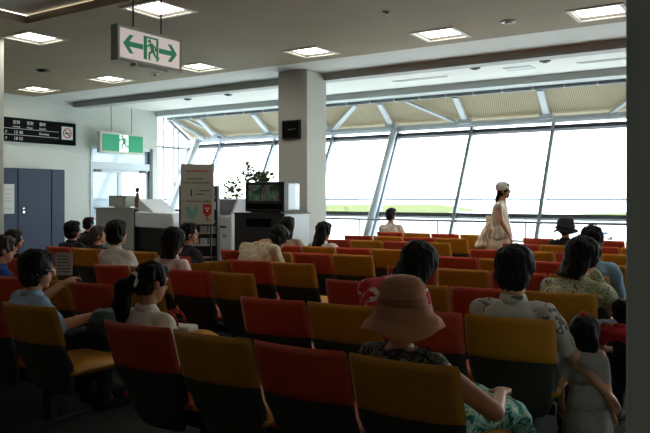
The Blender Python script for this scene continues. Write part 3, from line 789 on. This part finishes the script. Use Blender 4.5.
    if hair in ('bob', 'long', 'huge'):
        g = (1.15 if hair == 'huge' else 1.0)*hairg
        hb.ell(h(0, -.022, .025), .104*s_*g, .106*s_*g, .106*s_*g, hr_)
        hb.loft([(h(0, -.03, .04), hr_ @ X*.1*s_*g, hr_ @ Y*.09*s_), (h(0, -.045, -.08), hr_ @ X*.11*s_*g, hr_ @ Y*.07*s_), (h(0, -.06, -.17), hr_ @ X*.1*s_*g, hr_ @ Y*.055*s_)]+
                ([(h(0, -.07, -.3), X*.11*s_, Y*.05*s_), (h(0, -.08, -.4), X*.07*s_, Y*.035*s_)] if hair == 'long' else []))
    if hair == 'ponytail':
        hb.ell(h(0, -.05, -.02), .078*s_, .06*s_, .07*s_, hr_)
        limb(hb, [h(-.02, -.12, -.0), h(-.04, -.16, -.05), h(-.05, -.15, -.16), h(-.04, -.12, -.27)], [.035*s_, .055*s_, .055*s_, .025*s_])
    if hair != 'none':
        fuse(hb, .009, 'hair', M[hairm], t, 3, .012, (45, 45, 14))
    # clothes
    if shirt:
        cb = MB(); torso(cb, .014)
        for sd in (-1, 1):
            limb(cb, [P_+sp*.86+V(sd*.08, -.01, 0), shoulder[sd]], [.055*s_, .066*s_])
            if sleeve > 0:
                e = shoulder[sd]+(elbow[sd]-shoulder[sd])*min(1, sleeve*1.4)
                limb(cb, [shoulder[sd], e], [.068*s_, .056*s_])
                if sleeve > .8: limb(cb, [elbow[sd], wrist[sd]], [.055*s_, .04*s_])
        fuse(cb, .011, 'shirt', M[shirt], t, 5, .014, (16, 16, 9))
        if not dress and not neck and sleeve > 0:
            cl = MB(); cl.loft([(N_+V(0, .0, -.015), X*.078*s_, Y*.074*s_), (N_+V(0, -.005, .03*s_), X*.064*s_, Y*.062*s_)]); cl.build('collar', M[shirt], t, smooth=True)
    if pants:
        pb = MB()
        pb.ell(P_-V(0, 0, .02), .17*s_*wide, .13*s_, .12*s_)
        for sd in (-1, 1): limb(pb, [hip[sd], knee[sd], ank[sd]], [.098*s_, .07*s_, .052*s_])
        fuse(pb, .012, 'trousers', M[pants], t, 4, .008, (20, 20, 20))
    if skirt:
        kb = MB(); kb.ell(P_-V(0, 0, .0), .18*s_, .15*s_, .12*s_); kb.loft([(V(0, .0, hipz), X*.18*s_, V(0, 0, .1)), (V(0, .3*s_, .5), X*.22*s_, V(0, 0, .095)), (V(0, .47*s_, .47), X*.25*s_, V(0, 0, .09)), (V(0, .53*s_, .36), X*.25*s_, V(0, .05, .09)), (V(0, .55*s_, .2), X*.25*s_, V(0, .09, .02))])
        fuse(kb, .012, 'skirt', M[skirt], t, 4, .02, (14, 14, 14))
    for sd in (-1, 1):
        sb = MB(); limb(sb, [ank[sd]-V(0, .03, .045*s_), ank[sd]+V(0, .17*s_, -.05*s_)], [.042*s_, .036*s_]); sb.build('shoe', M[shoes], t, smooth=True)
    return t, dict(h=h, hr=hr_, N=N_, P=P_, sp=sp, shoulder=shoulder, elbow=elbow, wrist=wrist, s=s_, H=H_)

def seat_of(bi, k, dy=.25):
    x0, y0, x1, y1 = BN[bi][:4]; f_ = (k+.5)/4; L_ = math.hypot(x1-x0, y1-y0); n_ = V(-(y1-y0)/L_, (x1-x0)/L_, 0)
    return (x0+(x1-x0)*f_+n_.x*dy, y0+(y1-y0)*f_+n_.y*dy)
LB = lambda i: i; RB = lambda i: 9+i

# 1 woman in the wide brimmed hat
t, q = person('woman in a wide brimmed brown hat and black floral top, back to camera', seat_of(RB(0), 3), 8, (-1.33, 2.62, .93), .93, hyaw=-5, hair='short', shirt='black_floral', sleeve=0, pants=None, skirt='turquoise_print', vox=.0075,
              arms={1: ((.30, .02, .58), (.19, .24, .60)), -1: ((-.24, .06, .6), (-.1, .3, .62))})
h = q['h']; hr_ = q['hr']; X = V(1, 0, 0); Y = V(0, 1, 0); s_ = .93
def hat(parent, q, m, crown_r, crown_h, brim_r, droop, band=None, zb=.035, name='hat', wob=.012):
    h = q['h']; hr_ = q['hr']; mb = MB(); n = 40
    prof = [(.0, crown_h), (crown_r*.45, crown_h*.98), (crown_r*.72, crown_h*.88), (crown_r*.9, crown_h*.66), (crown_r*1.03, 0.0), (crown_r*1.2, -.006), (brim_r*.7, -.012-droop*.25), (brim_r*.9, -droop*.65), (brim_r, -droop), (brim_r*.99, -droop-.006), (brim_r*.7, -.02-droop*.25), (crown_r*1.0, -.01), (crown_r*.9, crown_h*.7), (.0, crown_h*.9)]
    vs = []; fs = []
    for r, z in prof:
        for i in range(n):
            a = 2*math.pi*i/n; wv_ = wob*math.sin(a*3+1)*(r/brim_r)**2
            vs.append(h(r*math.cos(a), r*math.sin(a)*1.08-.015, zb+z+wv_))
    for k in range(len(prof)-1):
        for i in range(n): fs.append((k*n+i, k*n+(i+1) % n, (k+1)*n+(i+1) % n, (k+1)*n+i))
    o = mb.add(vs, fs).build(name, m, parent, smooth=True)
    if band:
        b2 = MB(); vs = []
        for r, z in ((crown_r*1.04, .0), (crown_r*1.015, .035)):
            for i in range(n): a = 2*math.pi*i/n; vs.append(h(r*math.cos(a), r*math.sin(a)*1.08-.015, zb+z))
        b2.add(vs, [(i, (i+1) % n, n+(i+1) % n, n+i) for i in range(n)]).build('hat_band', band, o, smooth=True)
hat(t, q, M['hat_felt'], .106, .13, .185, .105, M['hat_band'], .03, wob=.022)
for sd in (-1, 1): MB().tube(q['shoulder'][sd]+V(-sd*.05, .03, .06), q['shoulder'][sd]+V(-sd*.05, -.06, -.02), .012).build('strap', M['black'], t)

# 2 man in the white polo with print, arm reaching down
t, q = person('man in a white polo shirt with a leafy print across the back', seat_of(RB(1), 3), 3, (-1.19, 3.63, 1.02), 1.0, hyaw=10, hpitch=10, hair='full', shirt='polo_print', sleeve=.62, pants='denim', vox=.0075, wide=1.05,
              arms={1: ((.27, -.04, .63), (.44, .0, .44)), -1: ((-.24, .1, .62), (-.1, .32, .62))})
# 3 red and cream knit woman with full black hair
person('dark haired woman leaning left in a red and cream top', (-2.0, 3.60), 2, (-1.82, 3.78, 1.0), .97, neck=(-1.93, 3.69, .93), hyaw=5, hpitch=32, hair='huge', shirt='plaid', sleeve=1, vox=.011)
# 4 girl with ponytail
t, q = person('girl with a ponytail and white scrunchie in a pale blouse', seat_of(RB(0), 0, .22), 10, (-2.79, 2.60, .95), .86, hyaw=4, hpitch=12, hair='ponytail', shirt='cream_cloth', sleeve=.5, vox=.009)
mb = MB()
for i in range(9): a = i*.7; mb.ell(q['h'](-.018+.032*math.cos(a), -.115, .0+.032*math.sin(a)), .016, .014, .016)
fuse(mb, .006, 'scrunchie', M['white_cloth'], t, 2, .006)
# 5 young man in blue polo with glasses, holding paper
t, q = person('young man in glasses and pale blue polo at lower left', (-3.98, 2.68), 14, (-4.06, 2.80, .93), 1.0, hyaw=14, hpitch=8, hair='full', hairg=1.05, shirt='blue_cloth', sleeve=.8, vox=.009,
              arms={1: ((.30, .06, .62), (.30, .3, .66)), -1: ((-.30, .12, .66), (-.31, .34, .8))})
h = q['h']
gl = MB()
for sd in (-1, 1): gl.tube(h(sd*.08, -.01, .012), h(sd*.068, .09, .004), .003)
gl.tube(h(-.01, .1, .004), h(.01, .1, .004), .003)
for sd in (-1, 1):
    for i in range(12):
        a, b = i*.5236, (i+1)*.5236
        gl.tube(h(sd*.036+.024*math.cos(a), .098, .002+.018*math.sin(a)), h(sd*.036+.024*math.cos(b), .098, .002+.018*math.sin(b)), .0025)
gl.build('glasses', M['chrome'], t)
wl = Matrix.Rotation(-R(22), 3, 'Z')
bt = V(*seat_of(LB(0), 3, .3), 0)
# booklet in his hand
t = thing('booklet', 'pale printed sheet held up in front of the man in glasses', 'booklet', (-4.27, 3.15, .86), R(33))
box('page', M['paper'], -.06, .06, 0, .004, -.01, .15, t)
mb = MB()
for i in range(6): glyphs(mb, -.045, .045, .01+i*.022, .018+i*.022)
mb.build('lettering', M['ink'], t)
# bag on his lap
t = thing('handbag', 'dark green bag on the lap of the man in blue polo', 'bag', (-3.55, 2.98, .56), -.3)
fuse(MB().loft([(V(0, 0, 0), V(.12, 0, 0), V(0, .15, 0)), (V(0, 0, .08), V(.12, 0, 0), V(0, .15, 0)), (V(0, 0, .13), V(.07, 0, 0), V(0, .13, 0))]), .01, 'bag_body', M['bag_green'], t, 3, .015, (20, 20, 20))
MB().tube((-.06, 0, .12), (.06, .06, .15), .008).build('bag_strap', M['black'], t)
# red and white handbag on the yellow seat
t = thing('handbag', 'white bag with red handles on a yellow seat behind the ponytail girl', 'bag', (*seat_of(LB(1), 3, .36), .44), .2)
box('bag_body', M['paper'], -.14, .16, -.07, .08, 0, .05, t, .02)
for y in (-.05, .05):
    p = None
    for i in range(13):
        a = math.pi*i/12; c = V(-.02+.085*math.cos(a), y, .05+.10*math.sin(a))
        if p is not None: MB().tube(p, c, .008, None, True) if False else None
        p = c
    mb = MB(); pts = [V(-.02+.085*math.cos(math.pi*i/12), y, .045+.10*math.sin(math.pi*i/12)) for i in range(13)]
    limb(mb, pts, [.008]*13); mb.build('handle', M['red_cloth'], t, smooth=True)

# 6,7 far left pair
person('grey haired man in a royal blue shirt at the left edge', seat_of(19, 3, .28), 6, (-5.64, 3.56, .95), .95, hyaw=20, hpitch=10, hair='short', hairm='grey_hair', shirt='navy_cloth', sleeve=.6)
person('dark haired man at the left edge beyond the grey haired man', seat_of(17, 0, .5), 0, (-7.58, 4.92, .9), .95, hyaw=20, hair='full', shirt='dark_cloth', sleeve=1)
# 8,9 dark men
person('dark shirted man with black hair before the navy cabinets', seat_of(18, 0, .28), 0, (-7.56, 5.72, .98), .95, hyaw=12, hair='full', shirt='dark_cloth', sleeve=1)
person('dark shirted man with greying hair before the grey counter', seat_of(18, 1, .28), 0, (-7.08, 5.72, .93), .92, hyaw=35, hair='short', hairm='grey_hair', shirt='dark_cloth', sleeve=1)
# 11
person('man in a white tee shirt with black hair before the grey counter', seat_of(LB(2), 0, .28), 0, (-5.44, 4.62, 1.05), .97, hyaw=10, hair='full', shirt='white_cloth', sleeve=.6)
# 12
person('woman with long dark bob in pale pink top near the poster board', seat_of(LB(2), 1, .28), 4, (-4.63, 4.58, 1.0), .93, hyaw=12, hpitch=6, hair='huge', shirt='pink_cloth', sleeve=.8)
# 13
person('man in dark clothes in profile beneath the poster board', seat_of(LB(3), 0, .28), 10, (-5.46, 5.62, 1.0), .95, hyaw=30, hair='short', shirt='dark_cloth', sleeve=1)
# 14
person('man in a cream leaf print shirt bending his head before the television', (-4.54, 5.50), 2, (-4.42, 5.86, .97), 1.0, neck=(-4.49, 5.67, .945), hyaw=8, hpitch=40, hair='full', shirt='hawaiian', sleeve=.6, wide=1.15)
# 15
person('black haired person in tan top in front of the television cabinet', seat_of(LB(5), 0, .26), 0, (-5.42, 7.38, 1.02), 1.0, hyaw=5, hair='bob', shirt='tan_cloth', sleeve=.6)
# 16
person('woman with long black hair beside the white pillar', seat_of(LB(5), 1, .26), 0, (-4.86, 7.38, .97), .95, hyaw=25, hpitch=12, hair='long', shirt='white_cloth', sleeve=.6)
# 17
person('man in a white shirt alone in the last row by the window', seat_of(LB(8), 0, .28), 0, (-5.86, 11.05, 1.08), 1.0, hyaw=5, hair='short', shirt='white_cloth', sleeve=.6, wide=1.05)
# 19 bucket hat
t, q = person('person in a dark bucket hat and dark top facing the window', seat_of(RB(6), 1, .26), 0, (-2.39, 9.25, 1.0), .95, hyaw=5, hair='short', shirt='dark_cloth', sleeve=.9)
hat(t, q, M['dark_hat'], .118, .12, .165, .075, None, .025, wob=.015)
# 20
person('man in a pale blue tee shirt behind the floral blouse woman', seat_of(RB(3), 3, .26), 0, (-1.30, 5.82, 1.05), .98, hyaw=0, hair='short', shirt='blue_cloth', sleeve=.6)
# 21
t, q = person('long haired woman in a green floral blouse resting chin on hand', seat_of(RB(2), 3, .28), 18, (-1.14, 4.86, 1.0), .97, hyaw=28, hpitch=22, hair='huge', shirt='floral', sleeve=.95, wide=1.2, vox=.01,
              arms={1: ((.24, .22, .66), (.08, .22, .9)), -1: ((-.24, .12, .64), (-.08, .3, .64))})
# stool and staff member far left
t = thing('stool', 'dark stool under the distant seated figure left of the grey counter', 'stool', (-9.45, 7.35, 0))
MB().tube((0, 0, .42), (0, 0, .47), .18).build('seat', M['black'], t)
for i in range(4): a = i*1.57+.78; MB().tube((.1*math.cos(a), .1*math.sin(a), .42), (.17*math.cos(a), .17*math.sin(a), 0), .014).build('leg', M['metal'], t)
person('distant dark clothed figure seated left of the grey counter', (-9.45, 7.35), 0, (-9.45, 7.45, .96), .9, hair='short', shirt='dark_cloth', sleeve=1, vox=.016)

# 18 walking woman
t, q = person('woman in white cap and tiered cream dress walking past the windows', (-3.53, 10.03), 82, (-3.48, 10.05, 1.49), .95, pose='walk', hyaw=0, hair='short', shirt='cream_cloth', sleeve=0, pants=None, vox=.009, dress=True, shoes='cream_cloth',
              arms={1: ((.20, .05, 1.07), (.17, .16, .86)), -1: ((-.2, -.02, 1.07), (-.18, .1, .86))})
P_ = q['P']; mb = MB(); n = 48
def tier(mb, z0, r0, z1, r1, fr, cy=0):
    vs = []
    for z, r, f_ in ((z0, r0, 0), ((z0+z1)/2, (r0+r1)/2*1.02, fr*.5), (z1, r1, fr), (z1, r1-.012, fr), (z0, r0-.03, 0)):
        for i in range(n):
            a = 2*math.pi*i/n; rr_ = r*(1+f_*math.sin(a*11)+f_*.5*math.sin(a*5+1)); vs.append(V(rr_*math.cos(a)*.9, cy+rr_*math.sin(a)*1.1, z))
    fs = []
    for k in range(4):
        for i in range(n): fs.append((k*n+i, k*n+(i+1) % n, (k+1)*n+(i+1) % n, (k+1)*n+i))
    mb.add(vs, fs)
tier(mb, 1.10, .115, .80, .165, .05); tier(mb, .86, .15, .58, .185, .07); tier(mb, .64, .165, .44, .20, .08)
mb.build('dress_skirt', M['dress'], t, smooth=True)
bw = MB()
bw.ell((0, -.16, 1.08), .06, .05, .05); bw.loft([(V(0, -.14, 1.06), V(.05, 0, 0), V(0, .03, 0)), (V(0, -.18, .95), V(.1, 0, 0), V(0, .06, 0)), (V(0, -.22, .8), V(.13, 0, 0), V(0, .10, 0)), (V(0, -.25, .68), V(.14, 0, 0), V(0, .12, .02))])
fuse(bw, .012, 'bow', M['dress'], t, 3, .025, (25, 25, 10))
h = q['h']; cp = MB(); cp.ell(h(0, -.025, .055), .098, .108, .092, q['hr']); fuse(cp, .01, 'cap', M['paper'], t, 3)
lh = MB(); lh.loft([(h(0, -.07, 0), V(.05, 0, 0), V(0, .035, 0)), (h(0, -.1, -.14), V(.04, 0, 0), V(0, .03, 0)), (h(0, -.1, -.24), V(.02, 0, 0), V(0, .015, 0))]); fuse(lh, .009, 'long_hair', M['hair'], t, 2, .01, (40, 40, 12))
hx = q['wrist'][1]
hw_ = Vector((-3.53, 10.03, 0))+Matrix.Rotation(-R(82), 3, 'Z') @ hx
t = thing('booklet', 'pinkish folded paper in the hand of the walking woman', 'booklet', (hw_.x+.07, hw_.y+.05, hw_.z-.09), .1)
box('page', M['pink_cloth'], -.06, .12, -.02, .0, -.012, .016, t)

# 22 girl standing in the aisle
t, q = person('small girl with red hair bobble standing in a pale dress in the aisle', (-.86, 3.74), 0, (-.875, 3.76, .71), .58, pose='stand', hyaw=5, hair='long', wide=.8, hairg=1.25, shirt='shaded_dress', sleeve=.5, pants=None, dress=True, vox=.009)
mb = MB(); tier(mb, .46, .085, .30, .115, .03); tier(mb, .34, .11, .20, .135, .05); mb.build('dress_skirt', M['shaded_dress'], t, smooth=True)
MB().ell(q['h'](.0, -.03, .152), .02, .018, .018).build('bobble', M['red_cloth'], t, smooth=True)
# 23 child in red
person('child in a red shirt beside the near pillar', (-.84, 4.72), 20, (-.88, 4.74, .68), .6, pose='stand', hyaw=-40, hair='full', shirt='red_cloth', sleeve=.4, pants='dark_cloth', arms={-1: ((-.2, .02, .42), (-.12, .14, .4))}, vox=.01)

# ---------------------------------------------------------------- airfield outside
GZ = -6.0
def flat(name, m, pts, z0, z1, kind='structure'):
    o = MB().prism(pts, 'z', z0, z1).build(name, m); o['kind'] = kind; return o
flat('ground_apron', M['apron'], [(-4000, -400), (3000, -400), (3000, 4500), (-4000, 4500)], GZ-.5, GZ)
flat('ground_grass', M['grass'], [(-765, 280), (-288, 645), (-140, 372), (-131, 282), (-306, 112)], GZ, GZ+.05)
flat('ground_grass_verge', M['grass'], [(-78, 307), (10, 620), (60, 560), (-9, 307), (-68, 276)], GZ, GZ+.05)
flat('sea', M['sea'], [(-5000, 200), (-900, 850), (-1200, 1300), (-5000, 1300)], GZ, GZ+.1)
def strip(name, m, d0, d1, zt, half=2200):
    a = R(33.3); f_ = V(-math.sin(a), math.cos(a), 0); r_ = V(math.cos(a), math.sin(a), 0)
    p = [f_*d0-r_*half, f_*d0+r_*half, f_*d1+r_*half, f_*d1-r_*half]
    flat(name, m, [(v.x, v.y) for v in p], GZ, zt)
strip('far_hedge', M['shore'], 900, 912, GZ+1.0)
mb = MB()
a = R(33.3); f_ = V(-math.sin(a), math.cos(a), 0); r_ = V(math.cos(a), math.sin(a), 0)
for i in range(90):
    c = f_*random.uniform(1480, 1520)+r_*(-2300+i*52); hh = random.uniform(3.2, 4.6)
    mb.add([c-r_*30+V(0, 0, GZ), c+r_*30+V(0, 0, GZ), c+r_*30+V(0, 0, GZ+hh), c-r_*30+V(0, 0, GZ+hh), c-r_*30+f_*40+V(0, 0, GZ), c+r_*30+f_*40+V(0, 0, GZ), c+r_*30+f_*40+V(0, 0, GZ+hh), c-r_*30+f_*40+V(0, 0, GZ+hh)],
           [(0, 1, 2, 3), (4, 7, 6, 5), (0, 3, 7, 4), (1, 5, 6, 2), (3, 2, 6, 7)])
struct(mb.build('far_shore', M['shore']))
# small service car on the apron
t = thing('car', 'small white service car with dark windows on the apron outside, near the pillar', 'car', (-27, 128, GZ), .5)
MB().prism([(-2, .35), (2, .35), (2.05, .8), (1.2, .95), (.6, 1.5), (-1.3, 1.5), (-1.95, .95)], 'y', -.8, .8).build('body', M['white_plastic'], t, bevel=.08)
MB().prism([(1.05, .98), (.55, 1.42), (-1.2, 1.42), (-1.7, .98)], 'y', -.82, .82).build('window', M['navy'], t)
for x in (-1.25, 1.25):
    for y in (-.8, .8): MB().tube((x, y-.1, .32), (x, y+.1, .32), .32).build('wheel', M['black'], t)

# ---------------------------------------------------------------- world, camera
w = bpy.data.worlds.new('World'); scn.world = w; w.use_nodes = True
nt = w.node_tree; bg = nt.nodes['Background']
tc = nt.nodes.new('ShaderNodeTexCoord'); sx = nt.nodes.new('ShaderNodeSeparateXYZ'); rp = nt.nodes.new('ShaderNodeValToRGB')
rp.color_ramp.elements[0].position = .0; rp.color_ramp.elements[0].color = (1, .995, .98, 1)
rp.color_ramp.elements[1].position = .6; rp.color_ramp.elements[1].color = (.93, .965, 1, 1)
nt.links.new(tc.outputs['Generated'], sx.inputs[0]); nt.links.new(sx.outputs['Z'], rp.inputs['Fac']); nt.links.new(rp.outputs['Color'], bg.inputs['Color'])
bg.inputs['Strength'].default_value = 3.2

cam = bpy.data.cameras.new('camera'); co = bpy.data.objects.new('camera', cam); COL.objects.link(co)
co.location = (0, 0, 1.4); co.rotation_euler = (R(90), 0, R(33.3))
cam.sensor_width = 36; cam.lens = 36*707/650
cam.shift_y = -(216.5-197)/650
cam.clip_end = 8000; cam.clip_start = .02
scn.camera = co
scn.view_settings.view_transform = 'Standard'; scn.view_settings.look = 'None'; scn.view_settings.gamma = 1; scn.view_settings.use_curve_mapping = False
scn.view_settings.exposure = 1.6
scn.cycles.max_bounces = 8; scn.cycles.diffuse_bounces = 5; scn.cycles.transparent_max_bounces = 12
scn.cycles.use_denoising = True
bpy.data.scenes.remove(TMP)
